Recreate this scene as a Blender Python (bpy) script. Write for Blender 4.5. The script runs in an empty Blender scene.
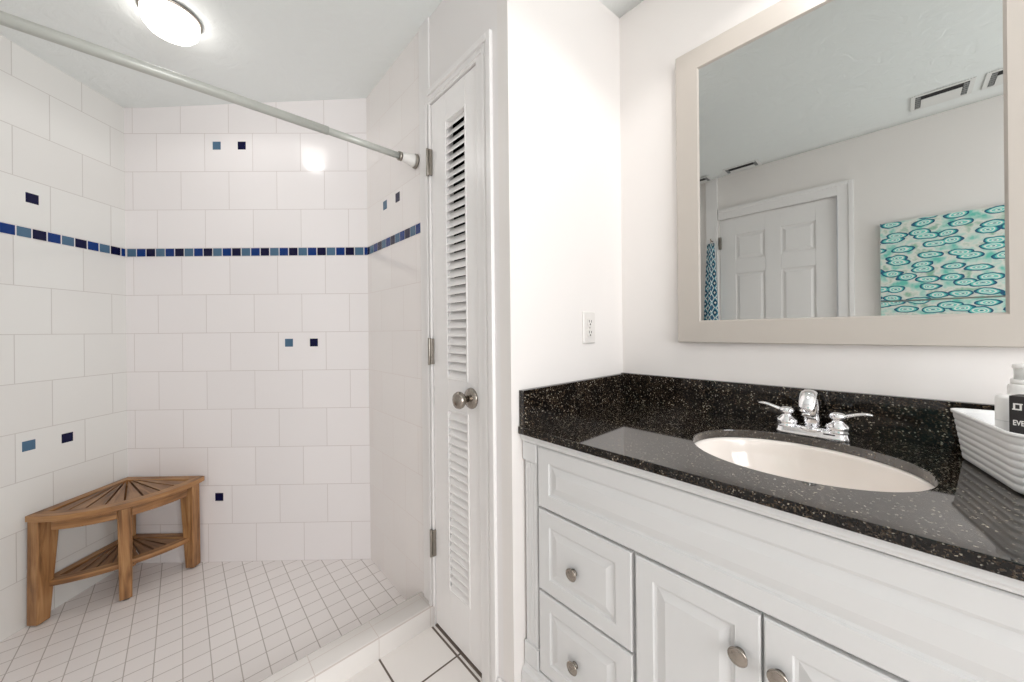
import bpy, bmesh, math, random
from mathutils import Vector, Matrix, Euler

random.seed(7)
S = bpy.context.scene
COL = S.collection
PI = math.pi

# ------------------------------------------------------------------ camera
cam_d = bpy.data.cameras.new('camera')
cam = bpy.data.objects.new('camera', cam_d)
COL.objects.link(cam)
cam_d.sensor_fit = 'HORIZONTAL'
cam_d.sensor_width = 36.0
cam_d.lens = 357.0 / 1024 * 36.0
cam_d.shift_y = -10.0 / 1024
cam_d.clip_start = 0.02
YAW, ROLL = -0.7479, 0.0100
_f = Vector((-math.sin(YAW), math.cos(YAW), 0))
_r = Vector((math.cos(YAW), math.sin(YAW), 0))
_u = Vector((0, 0, 1))
_rc = _r * math.cos(ROLL) - _u * math.sin(ROLL)
_uc = _u * math.cos(ROLL) + _r * math.sin(ROLL)
M = Matrix((( _rc.x, _uc.x, -_f.x, 0), (_rc.y, _uc.y, -_f.y, 0), (_rc.z, _uc.z, -_f.z, 1.2), (0, 0, 0, 1)))
cam.matrix_world = M
S.camera = cam

# ------------------------------------------------------------------ view, world
S.view_settings.view_transform = 'Standard'
S.view_settings.look = 'None'
S.view_settings.gamma = 1.0
S.view_settings.use_curve_mapping = False
S.view_settings.exposure = 0.07
try:
    S.cycles.use_denoising = True
    S.cycles.max_bounces = 14
    S.cycles.diffuse_bounces = 8
    S.cycles.glossy_bounces = 6
    S.cycles.sample_clamp_indirect = 6.0
    S.cycles.caustics_reflective = False
    S.cycles.caustics_refractive = False
except Exception:
    pass
W = bpy.data.worlds.new('world')
S.world = W
W.use_nodes = True
W.node_tree.nodes['Background'].inputs[0].default_value = (0.80, 0.88, 1.0, 1)
W.node_tree.nodes['Background'].inputs[1].default_value = 1.0

# light levels, used by the lamps built below
P_FILL = 44.0        # fill light entering at an added, unseen window behind the camera
P_CAN = 2.5        # recessed downlight over the sink
P_DOME = 3.9       # spot added just below the shower light's glass, for its downward light
E_DOME = 6.0      # shower ceiling light diffuser

# ------------------------------------------------------------------ materials
def lin(c):
    c = c / 255.0
    return c / 12.92 if c <= 0.04045 else ((c + 0.055) / 1.055) ** 2.4
def rgb(r, g, b):
    return (lin(r), lin(g), lin(b), 1)

def new_mat(name, col, rough=0.5, metal=0.0, spec=0.5, coat=0.0):
    m = bpy.data.materials.new(name)
    m.use_nodes = True
    b = m.node_tree.nodes['Principled BSDF']
    b.inputs['Base Color'].default_value = col
    b.inputs['Roughness'].default_value = rough
    b.inputs['Metallic'].default_value = metal
    b.inputs['Specular IOR Level'].default_value = spec
    if coat:
        b.inputs['Coat Weight'].default_value = coat
        b.inputs['Coat Roughness'].default_value = 0.05
    return m

class NT:
    def __init__(s, m):
        s.t = m.node_tree; s.b = s.t.nodes['Principled BSDF']
    def n(s, typ, **kw):
        nd = s.t.nodes.new(typ)
        for k, v in kw.items():
            if k.startswith('i_'):
                key = k[2:].replace('_', ' ')
                nd.inputs[key].default_value = v
            else:
                setattr(nd, k, v)
        return nd
    def l(s, a, b):
        s.t.links.new(a, b)
    def bump(s, height, strength=0.2, dist=0.002):
        bp = s.n('ShaderNodeBump', i_Strength=strength, i_Distance=dist)
        s.l(height, bp.inputs['Height']); s.l(bp.outputs['Normal'], s.b.inputs['Normal'])
        return bp
    def ramp(s, fac, stops, interp='LINEAR'):
        r = s.n('ShaderNodeValToRGB'); r.color_ramp.interpolation = interp
        e = r.color_ramp.elements
        while len(e) < len(stops): e.new(0.5)
        for q, (p, c) in zip(e, stops): q.position = p; q.color = c
        s.l(fac, r.inputs[0]); return r

def mat_noise_bump(name, col, rough, scale, strength, dist=0.002, spec=0.5, detail=3.0):
    m = new_mat(name, col, rough, spec=spec); t = NT(m)
    tc = t.n('ShaderNodeTexCoord'); nz = t.n('ShaderNodeTexNoise', i_Scale=scale, i_Detail=detail)
    t.l(tc.outputs['Object'], nz.inputs['Vector']); t.bump(nz.outputs['Fac'], strength, dist)
    return m

WALL = mat_noise_bump('wall_paint', rgb(231, 227, 224), 0.45, 90, 0.06)
CLOSETP = mat_noise_bump('closet_wall_paint', rgb(231, 228, 227), 0.45, 90, 0.06)
TRIM = mat_noise_bump('trim_paint', rgb(234, 232, 231), 0.32, 60, 0.03)
DOORP = mat_noise_bump('door_paint', rgb(241, 239, 238), 0.35, 60, 0.03)
CABP = mat_noise_bump('cabinet_paint', rgb(217, 217, 217), 0.33, 60, 0.03)
OUTM = new_mat('outlet_plastic', rgb(222, 218, 214), 0.3)
DARK = new_mat('dark_slot_and_shade', rgb(25, 24, 24), 0.7)
GROUT_GAP = new_mat('dark_grout_and_gap_shade', rgb(110, 98, 90), 0.85)

def mat_ceiling():
    m = new_mat('textured_ceiling', rgb(230, 234, 233), 0.55); t = NT(m)
    tc = t.n('ShaderNodeTexCoord')
    n1 = t.n('ShaderNodeTexNoise', i_Scale=9.0, i_Detail=5.0, i_Roughness=0.55, i_Distortion=1.2)
    t.l(tc.outputs['Object'], n1.inputs['Vector'])
    r = t.ramp(n1.outputs['Fac'], [(0.42, (0, 0, 0, 1)), (0.58, (1, 1, 1, 1))])
    t.bump(r.outputs[0], 0.3, 0.004)
    return m
CEIL = mat_ceiling()

def mat_tile(name, bw, rh, mortar, c1, c2, cm, rough, offset=0.5, wav=0.08):
    m = new_mat(name, c1, rough); t = NT(m)
    uv = t.n('ShaderNodeUVMap'); uv.uv_map = 'uv'
    br = t.n('ShaderNodeTexBrick'); br.offset = offset; br.squash = 1.0
    br.inputs['Scale'].default_value = 1.0
    br.inputs['Mortar Size'].default_value = mortar
    br.inputs['Mortar Smooth'].default_value = 0.15
    br.inputs['Bias'].default_value = 0.0
    br.inputs['Brick Width'].default_value = bw
    br.inputs['Row Height'].default_value = rh
    br.inputs['Color1'].default_value = c1; br.inputs['Color2'].default_value = c2; br.inputs['Mortar'].default_value = cm
    t.l(uv.outputs[0], br.inputs['Vector'])
    t.l(br.outputs['Color'], t.b.inputs['Base Color'])
    # grout is matt, tile is glazed
    rr = t.n('ShaderNodeMapRange'); rr.inputs['To Min'].default_value = rough; rr.inputs['To Max'].default_value = 0.8
    t.l(br.outputs['Fac'], rr.inputs['Value']); t.l(rr.outputs[0], t.b.inputs['Roughness'])
    nz = t.n('ShaderNodeTexNoise', i_Scale=14.0, i_Detail=2.0)
    t.l(uv.outputs[0], nz.inputs['Vector'])
    inv = t.n('ShaderNodeMath', operation='SUBTRACT'); inv.inputs[0].default_value = 1.0
    t.l(br.outputs['Fac'], inv.inputs[1])
    b1 = t.n('ShaderNodeBump', i_Strength=0.35, i_Distance=0.0012); t.l(inv.outputs[0], b1.inputs['Height'])
    b2 = t.n('ShaderNodeBump', i_Strength=wav, i_Distance=0.004); t.l(nz.outputs['Fac'], b2.inputs['Height'])
    t.l(b1.outputs['Normal'], b2.inputs['Normal']); t.l(b2.outputs['Normal'], t.b.inputs['Normal'])
    return m
RH = 0.208
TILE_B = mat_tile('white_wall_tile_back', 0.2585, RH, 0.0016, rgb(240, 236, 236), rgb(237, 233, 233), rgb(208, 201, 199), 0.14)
TILE_L_DIM = mat_tile('white_wall_tile_left_dimmed', 0.2475, RH, 0.0016, rgb(226, 226, 223), rgb(223, 222, 219), rgb(196, 193, 189), 0.14)  # same white tile, its colour darkened for the dimmer left wall
TILE_R_LIT = mat_tile('white_wall_tile_right_brightened', 0.25, RH, 0.0014, rgb(243, 239, 237), rgb(241, 236, 234), rgb(218, 210, 207), 0.14)  # same white tile, its colour lightened where too little light reaches
FLOORT = mat_tile('shower_floor_tile', 0.0797, 0.0797, 0.0019, rgb(238, 233, 231), rgb(234, 229, 227), rgb(186, 178, 173), 0.28, offset=0.0)
BIGT = mat_tile('floor_tile', 0.33, 0.33, 0.0036, rgb(233, 228, 224), rgb(230, 225, 221), rgb(100, 88, 80), 0.25, offset=0.0)
CURBT = mat_tile('curb_tile', 0.212, 0.06, 0.0012, rgb(238, 234, 230), rgb(235, 231, 227), rgb(206, 196, 190), 0.16, offset=0.0)
GROUT = new_mat('light_grout', rgb(226, 222, 220), 0.6)
MOS_B = new_mat('glass_mosaic_blue', rgb(18, 52, 116), 0.12, spec=0.22)
MOS_S = new_mat('glass_mosaic_slate', rgb(78, 108, 134), 0.12, spec=0.22)
MOS_N = new_mat('glass_mosaic_navy', rgb(12, 14, 54), 0.12, spec=0.22)

def mat_wood(name, dark, mid, light, rough=0.42):
    m = new_mat(name, mid, rough); t = NT(m)
    uv = t.n('ShaderNodeUVMap'); uv.uv_map = 'uv'
    mp = t.n('ShaderNodeMapping'); mp.inputs['Scale'].default_value = (3.0, 42.0, 1.0)
    t.l(uv.outputs[0], mp.inputs['Vector'])
    nz = t.n('ShaderNodeTexNoise', i_Scale=1.0, i_Detail=6.0, i_Roughness=0.6, i_Distortion=0.6)
    t.l(mp.outputs[0], nz.inputs['Vector'])
    nb = t.n('ShaderNodeTexNoise', i_Scale=6.0, i_Detail=2.0); t.l(uv.outputs[0], nb.inputs['Vector'])
    mx = t.n('ShaderNodeMath', operation='MULTIPLY_ADD'); mx.inputs[1].default_value = 0.45
    t.l(nb.outputs['Fac'], mx.inputs[0]); t.l(nz.outputs['Fac'], mx.inputs[2])
    r = t.ramp(mx.outputs[0], [(0.5, dark), (0.72, mid), (0.98, light)])
    t.l(r.outputs[0], t.b.inputs['Base Color']); t.bump(nz.outputs['Fac'], 0.15, 0.0015)
    return m
WOOD = mat_wood('teak', rgb(92, 60, 34), rgb(156, 112, 70), rgb(194, 152, 104))
WOODD = mat_wood('teak_weathered_slats', rgb(84, 58, 38), rgb(136, 98, 64), rgb(178, 138, 98))
RUBBER = new_mat('black_rubber', rgb(30, 28, 27), 0.6)

def mat_granite(name, ior):
    m = new_mat(name, (0.01, 0.01, 0.01, 1), 0.05); t = NT(m); t.b.inputs['IOR'].default_value = ior
    tc = t.n('ShaderNodeTexCoord')
    v = t.n('ShaderNodeTexVoronoi', i_Scale=360.0, i_Randomness=1.0)
    t.l(tc.outputs['Object'], v.inputs['Vector'])
    sep = t.n('ShaderNodeSeparateColor'); t.l(v.outputs['Color'], sep.inputs[0])
    r = t.ramp(sep.outputs[0], [(0.0, rgb(12, 11, 11)), (0.46, rgb(30, 25, 22)), (0.70, rgb(58, 48, 39)), (0.88, rgb(90, 80, 69)), (0.968, rgb(165, 160, 150))], 'CONSTANT')
    nz = t.n('ShaderNodeTexNoise', i_Scale=22.0, i_Detail=4.0); t.l(tc.outputs['Object'], nz.inputs['Vector'])
    r2 = t.ramp(nz.outputs['Fac'], [(0.35, (0.45, 0.45, 0.45, 1)), (0.65, (1.15, 1.1, 1.0, 1))])
    mx = t.n('ShaderNodeMix', data_type='RGBA', blend_type='MULTIPLY'); mx.inputs['Factor'].default_value = 1.0
    t.l(r.outputs[0], mx.inputs[6]); t.l(r2.outputs[0], mx.inputs[7])
    t.l(mx.outputs[2], t.b.inputs['Base Color'])
    return m
GRAN = mat_granite('black_granite', 2.1)  # reflection raised to brighten the wall mirrored in the top
GRAN_DIM = mat_granite('black_granite_weak_reflection', 1.42)  # same stone, reflection weakened so splash and edges render dark
PORC = new_mat('sink_porcelain', rgb(243, 236, 230), 0.08, coat=0.3)
CHROME = new_mat('chrome', rgb(236, 236, 238), 0.06, 1.0)
NICKEL = new_mat('brushed_nickel', rgb(158, 152, 144), 0.3, 1.0)
PEWTER = new_mat('aged_pewter', rgb(160, 152, 143), 0.24, 1.0)
MIRROR = new_mat('mirror_silver', (0.55, 0.562, 0.55, 1), 0.0, 1.0)
FRAMEM = mat_noise_bump('beige_frame_paint', rgb(184, 177, 169), 0.38, 60, 0.03)
RODM = new_mat('grey_satin_rod', rgb(186, 188, 182), 0.32, 0.15)
RODCAP = new_mat('white_rubber_cap', rgb(228, 226, 222), 0.45)
BASKETM = new_mat('white_basket_plastic', rgb(236, 236, 236), 0.42)
BOTTLEM = new_mat('white_bottle_plastic', rgb(240, 239, 237), 0.28)
CLEARP = new_mat('translucent_cap', rgb(226, 228, 226), 0.2)
BOXM = new_mat('black_carton', rgb(38, 34, 34), 0.45)
INK = new_mat('white_print', rgb(236, 234, 230), 0.5)
VENTM = new_mat('vent_white_metal', rgb(222, 222, 220), 0.4)
VENTG = new_mat('vent_grey_metal', rgb(132, 134, 134), 0.5)

def mat_emit(name, col, strength):
    m = bpy.data.materials.new(name); m.use_nodes = True
    b = m.node_tree.nodes['Principled BSDF']
    b.inputs['Base Color'].default_value = (0.9, 0.9, 0.88, 1)
    b.inputs['Emission Color'].default_value = col
    b.inputs['Emission Strength'].default_value = strength
    return m
DOME = mat_emit('lit_frosted_glass', (1.0, 0.95, 0.90, 1), E_DOME)
LENS = mat_emit('lit_lens', (1.0, 0.96, 0.92, 1), 6.0)

def mat_fabric_shells():
    m = new_mat('shell_print_fabric', rgb(220, 228, 220), 0.8); t = NT(m)
    uv = t.n('ShaderNodeUVMap'); uv.uv_map = 'uv'
    def layer(sx, sy, off, stops):
        mp = t.n('ShaderNodeMapping'); mp.inputs['Scale'].default_value = (sx, sy, 1); mp.inputs['Location'].default_value = (off, off * .7, 0)
        wn = t.n('ShaderNodeTexNoise', i_Scale=14.0, i_Detail=2.0); t.l(uv.outputs[0], wn.inputs['Vector'])
        wa = t.n('ShaderNodeVectorMath', operation='MULTIPLY_ADD'); wa.inputs[1].default_value = (0.05, 0.022, 0)
        t.l(wn.outputs['Color'], wa.inputs[0]); t.l(uv.outputs[0], wa.inputs[2])
        t.l(wa.outputs[0], mp.inputs['Vector'])
        v = t.n('ShaderNodeTexVoronoi', i_Scale=1.0, i_Randomness=0.75); v.voronoi_dimensions = '2D'
        t.l(mp.outputs[0], v.inputs['Vector'])
        r = t.ramp(v.outputs['Distance'], stops, 'CONSTANT')
        return v, r
    nz = t.n('ShaderNodeTexNoise', i_Scale=16.0, i_Detail=3.0); t.l(uv.outputs[0], nz.inputs['Vector'])
    bg = t.ramp(nz.outputs['Fac'], [(0.34, rgb(104, 194, 178)), (0.46, rgb(184, 216, 206)), (0.55, rgb(222, 222, 214)), (0.68, rgb(140, 186, 164))])
    teal, navy, aqua, cream = rgb(38, 140, 150), rgb(28, 78, 116), rgb(120, 208, 196), rgb(226, 232, 226)
    v1, r1 = layer(8.6, 20.0, 0.3, [(0.0, teal), (0.06, cream), (0.12, aqua), (0.20, cream), (0.26, aqua), (0.31, teal), (0.35, rgb(36, 88, 120))])
    mk = t.n('ShaderNodeMath', operation='LESS_THAN'); mk.inputs[1].default_value = 0.42
    t.l(v1.outputs['Distance'], mk.inputs[0])
    mx = t.n('ShaderNodeMix', data_type='RGBA'); t.l(mk.outputs[0], mx.inputs['Factor'])
    t.l(bg.outputs[0], mx.inputs[6]); t.l(r1.outputs[0], mx.inputs[7])
    t.l(mx.outputs[2], t.b.inputs['Base Color'])
    return m
SHELL = mat_fabric_shells()

def mat_ikat():
    m = new_mat('blue_print_fabric', rgb(220, 228, 226), 0.8); t = NT(m)
    uv = t.n('ShaderNodeUVMap'); uv.uv_map = 'uv'
    mp = t.n('ShaderNodeMapping'); mp.inputs['Scale'].default_value = (17, 12, 1)
    t.l(uv.outputs[0], mp.inputs['Vector'])
    v = t.n('ShaderNodeTexVoronoi', i_Scale=1.0, i_Randomness=0.15, distance='MANHATTAN'); v.voronoi_dimensions = '2D'
    t.l(mp.outputs[0], v.inputs['Vector'])
    r = t.ramp(v.outputs['Distance'], [(0.0, rgb(226, 232, 230)), (0.14, rgb(24, 66, 96)), (0.36, rgb(60, 150, 170)), (0.5, rgb(226, 232, 230)), (0.66, rgb(40, 90, 120))], 'CONSTANT')
    t.l(r.outputs[0], t.b.inputs['Base Color'])
    return m
IKAT = mat_ikat()

# ------------------------------------------------------------------ builders
def thing(name, label, cat, loc=(0, 0, 0), group=None):
    o = bpy.data.objects.new(name, None); COL.objects.link(o); o.location = loc
    o.empty_display_size = 0.05
    tag(o, label, cat, group); return o
def tag(o, label=None, cat=None, group=None, kind=None):
    if label: o['label'] = label
    if cat: o['category'] = cat
    if group: o['group'] = group
    if kind: o['kind'] = kind
    return o
def wloc(o):
    p = Vector((0, 0, 0))
    while o is not None:
        p += Vector(o.location); o = o.parent
    return p

class MB:
    """Collects faces in world coordinates, with a metric uv along a grain direction."""
    def __init__(s, grain=(0, 0, 1)):
        s.v = []; s.f = []; s.uv = []; s.m = []; s.g = Vector(grain); s.off = 0.0; s.sm = []
    def auto(s, pts, mat=0, uv=None, smooth=False):
        i0 = len(s.v); pts = [Vector(p) for p in pts]; s.v += pts
        s.f.append(list(range(i0, i0 + len(pts)))); s.m.append(mat); s.sm.append(smooth)
        if uv is None:
            n = Vector((0, 0, 0))
            for k in range(1, len(pts) - 1):
                n += (pts[k] - pts[0]).cross(pts[k + 1] - pts[0])
            if n.length < 1e-12: n = Vector((0, 0, 1))
            n.normalize(); g = s.g - n * s.g.dot(n)
            if g.length < 0.1: g = n.orthogonal()
            g.normalize(); w = n.cross(g)
            uv = [(p.dot(g) + s.off, p.dot(w) + s.off * 1.7) for p in pts]
        s.uv.append(uv)
    def box(s, x0, x1, y0, y1, z0, z1, mat=0):
        s.hexa([(x0, y0), (x1, y0), (x1, y1), (x0, y1)], z0, z1, mat)
    def hexa(s, poly, z0, z1, mat=0):
        s.prism(poly, z0, z1, mat)
    def prism(s, poly, z0, z1, mat=0, top=None):
        a = sum(poly[i][0] * poly[(i + 1) % len(poly)][1] - poly[(i + 1) % len(poly)][0] * poly[i][1] for i in range(len(poly)))
        if a < 0: poly = poly[::-1]; top = top[::-1] if top else None
        tp = top or poly; n = len(poly)
        s.auto([(p[0], p[1], z0) for p in poly][::-1], mat)
        s.auto([(p[0], p[1], z1) for p in tp], mat)
        for i in range(n):
            j = (i + 1) % n
            s.auto([(*poly[i], z0), (*poly[j], z0), (*tp[j], z1), (*tp[i], z1)], mat)
    def rings(s, rings, mat=0, closed=True, cap0=True, cap1=True, smooth=True):
        """bridge successive rings of points"""
        n = len(rings[0])
        for a, b in zip(rings, rings[1:]):
            for i in range(n if closed else n - 1):
                j = (i + 1) % n
                s.auto([a[i], a[j], b[j], b[i]], mat, smooth=smooth)
        if cap0: s.auto(list(rings[0])[::-1], mat)
        if cap1: s.auto(list(rings[-1]), mat)
    def tube(s, pts, rad, n=16, mat=0, cap=True, sq=1.0, up=None):
        pts = [Vector(p) for p in pts]; rs = rad if isinstance(rad, (list, tuple)) else [rad] * len(pts)
        R = []; prev = None
        for i, p in enumerate(pts):
            t = (pts[min(i + 1, len(pts) - 1)] - pts[max(i - 1, 0)]).normalized()
            if prev is None:
                a = Vector(up) if up else (Vector((0, 0, 1)) if abs(t.z) < 0.9 else Vector((1, 0, 0)))
            else: a = prev
            a = (a - t * a.dot(t)).normalized(); prev = a; b = t.cross(a)
            r = rs[i]; ra, rb = (r if isinstance(r, (list, tuple)) else (r, r * sq))
            R.append([p + a * (ra * math.cos(2 * PI * k / n)) + b * (rb * math.sin(2 * PI * k / n)) for k in range(n)])
        s.rings(R, mat, cap0=cap, cap1=cap)
    def lathe(s, c, axis, prof, n=28, mat=0, cap0=True, cap1=True, sx=1.0, sy=1.0):
        """prof: list of (radius, along axis)"""
        c = Vector(c); ax = Vector(axis).normalized()
        a = ax.orthogonal().normalized() if abs(ax.z) < 0.99 else Vector((1, 0, 0)); b = ax.cross(a)
        R = [[c + ax * h + a * (r * sx * math.cos(2 * PI * k / n)) + b * (r * sy * math.sin(2 * PI * k / n)) for k in range(n)] for r, h in prof]
        s.rings(R, mat, cap0=cap0, cap1=cap1)
    def panel(s, x, y0, y1, z0, z1, loops, sign=-1, mat=0):
        """nested rectangles in a plane x = const; loops: (inset, depth towards the room)"""
        L = []
        for ins, d in loops:
            X = x + sign * d
            L.append([(X, y0 + ins, z0 + ins), (X, y1 - ins, z0 + ins), (X, y1 - ins, z1 - ins), (X, y0 + ins, z1 - ins)])
        if sign < 0: L = [l[::-1] for l in L]
        s.rings(L, mat, cap0=True, cap1=True, smooth=False)
    def build(s, name, mats, parent=None, bevel=0.0, seg=2, subd=0, smooth=None, origin=None):
        me = bpy.data.meshes.new(name)
        o = bpy.data.objects.new(name, me); COL.objects.link(o)
        if parent is not None:
            o.parent = parent
            base = wloc(parent)
            c = origin if origin is not None else None
            if c is not None: o.location = Vector(c) - base
            base = Vector(c) if c is not None else base
        else:
            if origin is None:
                mn = Vector((min(p.x for p in s.v), min(p.y for p in s.v), min(p.z for p in s.v)))
                mxx = Vector((max(p.x for p in s.v), max(p.y for p in s.v), 0))
                origin = Vector(((mn.x + mxx.x) / 2, (mn.y + mxx.y) / 2, mn.z))
            o.location = origin; base = Vector(origin)
        me.from_pydata([tuple(p - base) for p in s.v], [], s.f)
        uvl = me.uv_layers.new(name='uv')
        k = 0
        for fuv in s.uv:
            for q in fuv:
                uvl.data[k].uv = q; k += 1
        for p, mi, sm in zip(me.polygons, s.m, s.sm):
            p.material_index = mi; p.use_smooth = sm if smooth is None else smooth
        for m in (mats if isinstance(mats, (list, tuple)) else [mats]): me.materials.append(m)
        bm = bmesh.new(); bm.from_mesh(me)
        bmesh.ops.remove_doubles(bm, verts=bm.verts, dist=1e-5)
        bmesh.ops.recalc_face_normals(bm, faces=bm.faces)
        bm.to_mesh(me); bm.free()
        if bevel:
            md = o.modifiers.new('bevel', 'BEVEL'); md.width = bevel; md.segments = seg; md.limit_method = 'ANGLE'; md.angle_limit = math.radians(35)
            md.harden_normals = False
        if subd:
            md = o.modifiers.new('subd', 'SUBSURF'); md.levels = subd; md.render_levels = subd
        return o

def struct(o):
    o['kind'] = 'structure'; return o

# ------------------------------------------------------------------ the room
XD, XM, YO = 0.754, 1.42, 0.819          # closet wall plane, mirror wall plane, outlet wall plane
XW, YR = -0.60, -1.75                    # opposite wall, rear wall
ZF = -0.042                              # shower floor
Lc = Vector((-0.217, 2.846, 0)); Rc = Vector((0.754, 1.969, 0))
dB = (Rc - Lc).normalized(); nB = Vector((dB.y, -dB.x, 0))      # along back wall; out of it
lenB = (Rc - Lc).length
BB, BT = 1.622, 1.669                    # mosaic band bottom and top
def ceil_z(x, y):
    z = 2.485
    if x > XD: z += (x - XD) / (XM - XD) * 0.082
    else: z += 0.015 * (XD - x) / 1.35
    w = -0.6 * x + 0.8 * y
    z -= 0.062 * max(0.0, min(1.0, (w - 1.1) / 1.2))
    return z

# main floor
mb = MB((1, 0, 0))
def fuv(p): return [(q[0] - 0.525 + 3.3, q[1] - 1.114 + 3.3) for q in p]
pts = [(XW, YR, 0), (XM, YR, 0), (XM, YO, 0), (XD, YO, 0), (XD, 1.30, 0), (XW, 1.30, 0)]
mb.auto(pts, 0, fuv(pts))
low = [(p[0], p[1], -0.1) for p in pts]
mb.auto(low[::-1], 0)
for i in range(6):
    j = (i + 1) % 6; mb.auto([low[i], low[j], pts[j], pts[i]], 0)
struct(mb.build('floor', BIGT))
# shower floor
AEND = Lc + nB * 0.60
mb = MB((1, 0, 0))
pts = [(XW, 1.40, ZF), (XD, 1.40, ZF), (Rc.x, Rc.y, ZF), (Lc.x, Lc.y, ZF), (XW, Lc.y + (XW - Lc.x) / nB.x * nB.y, ZF)]
mb.auto(pts, 0, [(q[0] - 0.076 + 0.797 * 2, q[1] - 1.60 + 1.594) for q in pts])
low = [(p[0], p[1], -0.12) for p in pts]
mb.auto(low[::-1], 0)
for i in range(5):
    j = (i + 1) % 5; mb.auto([low[i], low[j], pts[j], pts[i]], 0)
struct(mb.build('shower_floor', FLOORT))

# ceiling: one skin with gentle falls, thickened upwards
mb = MB((1, 0, 0))
xs = [XW - 0.02] + [XW + k * (XD - XW) / 16 for k in range(1, 16)] + [XD] + [XD + (XM - XD) * k / 4 for k in range(1, 5)]
ys = [YR - 0.02 + k * (2.95 - YR) / 40 for k in range(41)]
for i in range(len(xs) - 1):
    for j in range(len(ys) - 1):
        q = [(xs[i], ys[j]), (xs[i], ys[j + 1]), (xs[i + 1], ys[j + 1]), (xs[i + 1], ys[j])]
        mb.auto([(x, y, ceil_z(x, y)) for x, y in q], 0, smooth=True)
ce = mb.build('ceiling', CEIL)
md = ce.modifiers.new('solid', 'SOLIDIFY'); md.thickness = 0.03; md.offset = 1.0
struct(ce)

def wall_run(name, P, Q, z0, z1, thick, out, mats, band=None, u0=0.0, parent=None, u_dir=1):
    """A wall slab with its inner face on the line P-Q; `out` points away from the room. band=(bottom, top) splits it in tile zones."""
    P = Vector((P[0], P[1], 0)); Q = Vector((Q[0], Q[1], 0)); o = Vector((out[0], out[1], 0)).normalized() * thick
    d = (Q - P).normalized(); L = (Q - P).length
    mb = MB((0, 0, 1))
    zones = [(z0, z1, 0.0, 0)] if band is None else [(z0, band[0], -ZF, 0), (band[0], band[1], 0, 1), (band[1], z1, -band[1] + 8 * RH, 0)]
    for a, b, v0, mi in zones:
        pts = [P + Vector((0, 0, a)), Q + Vector((0, 0, a)), Q + Vector((0, 0, b)), P + Vector((0, 0, b))]
        mb.auto(pts, mi, [(u0, a + v0), (u0 + u_dir * L, a + v0), (u0 + u_dir * L, b + v0), (u0, b + v0)])
    e = 0 if band is None else 1
    A, B, C, D = P + o, Q + o, Q, P
    up = lambda p, z: p + Vector((0, 0, z))
    mb.auto([up(A, z0), up(B, z0), up(B, z1), up(A, z1)], e)
    mb.auto([up(P, z0), up(A, z0), up(A, z1), up(P, z1)], e)
    mb.auto([up(Q, z0), up(B, z0), up(B, z1), up(Q, z1)], e)
    mb.auto([up(P, z0), up(Q, z0), up(B, z0), up(A, z0)], e)
    mb.auto([up(P, z1), up(Q, z1), up(B, z1), up(A, z1)], e)
    return struct(mb.build(name, mats, parent))

ZT = 2.53
MOS = [MOS_B, MOS_S, MOS_N]
def mosaic(name, parent, P, d, n, s0, s1, start, seq0, pitch=0.0512, size=0.0462, step=1):
    """a strip of glass mosaic pieces from s0 to s1; pieces start at `start` + k*pitch"""
    mb = MB((0, 0, 1)); k = math.floor((s0 - start) / pitch)
    while start + k * pitch < s1:
        a, b = max(s0 + 0.002, start + k * pitch), min(s1 - 0.001, start + k * pitch + size)
        if b - a > 0.006:
            p0, p1 = P + d * a, P + d * b
            poly = [(p0.x - n.x * .004, p0.y - n.y * .004), (p1.x - n.x * .004, p1.y - n.y * .004), (p1.x + n.x * .0015, p1.y + n.y * .0015), (p0.x + n.x * .0015, p0.y + n.y * .0015)]
            mb.prism(poly, BB + 0.0025, BT - 0.0025, (seq0 + step * k) % 3)
        k += 1
    return mb.build(name, MOS, parent, bevel=0.001)
def accent(parent, P, d, n, s, z, mi, size=0.043):
    p0, p1 = P + d * (s - size / 2), P + d * (s + size / 2)
    mb = MB((0, 0, 1))
    poly = [(p0.x - n.x * .004, p0.y - n.y * .004), (p1.x - n.x * .004, p1.y - n.y * .004), (p1.x + n.x * .0015, p1.y + n.y * .0015), (p0.x + n.x * .0015, p0.y + n.y * .0015)]
    mb.prism(poly, z - size / 2, z + size / 2, 0)
    return mb.build('accent_tile', MOS[mi], parent, bevel=0.001)

# shower back wall (diagonal), left wall, right wall
w = wall_run('wall_back', Lc, Rc, -0.12, ZT, 0.10, -nB, [TILE_B, GROUT], (BB, BT), u0=-0.172 + 0.2585 * 4.5)
mosaic('mosaic_band', w, Lc, dB, nB, 0.0, lenB, 0.0105, 1, step=-1)
for s_, z_, m_ in ((0.496, 2.226, 1), (0.631, 2.226, 2), (0.876, 1.148, 1), (1.011, 1.148, 2), (0.491, 0.312, 2)):
    accent(w, Lc, dB, nB, s_, z_, m_)
dA = nB; nA = dB
Aend = Vector((XW, Lc.y + (XW - Lc.x) / dA.x * dA.y, 0)); lenA = (Aend - Lc).length
w = wall_run('wall_left', Lc, Aend, -0.12, ZT, 0.10, -nA, [TILE_L_DIM, GROUT], (BB, BT), u0=-0.07 + 0.2475 * 4.5)
mosaic('mosaic_band', w, Lc, dA, nA, 0.0, lenA, 0.026, 2, step=-1)
for s_, z_, m_ in ((0.380, 1.799, 2), (0.399, 0.727, 1), (0.264, 0.721, 2)):
    accent(w, Lc, dA, nA, s_, z_, m_)
w = wall_run('wall_right', (XD, 1.372), (XD, Rc.y), -0.12, ZT, 0.10, (1, 0), [TILE_R_LIT, GROUT], (BB, BT), u0=1.372 - 1.547 + 0.25 * 4.5)
mosaic('mosaic_band', w, Vector((XD, 0, 0)), Vector((0, 1, 0)), Vector((-1, 0, 0)), 1.372, Rc.y, 1.375, 0)
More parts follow.
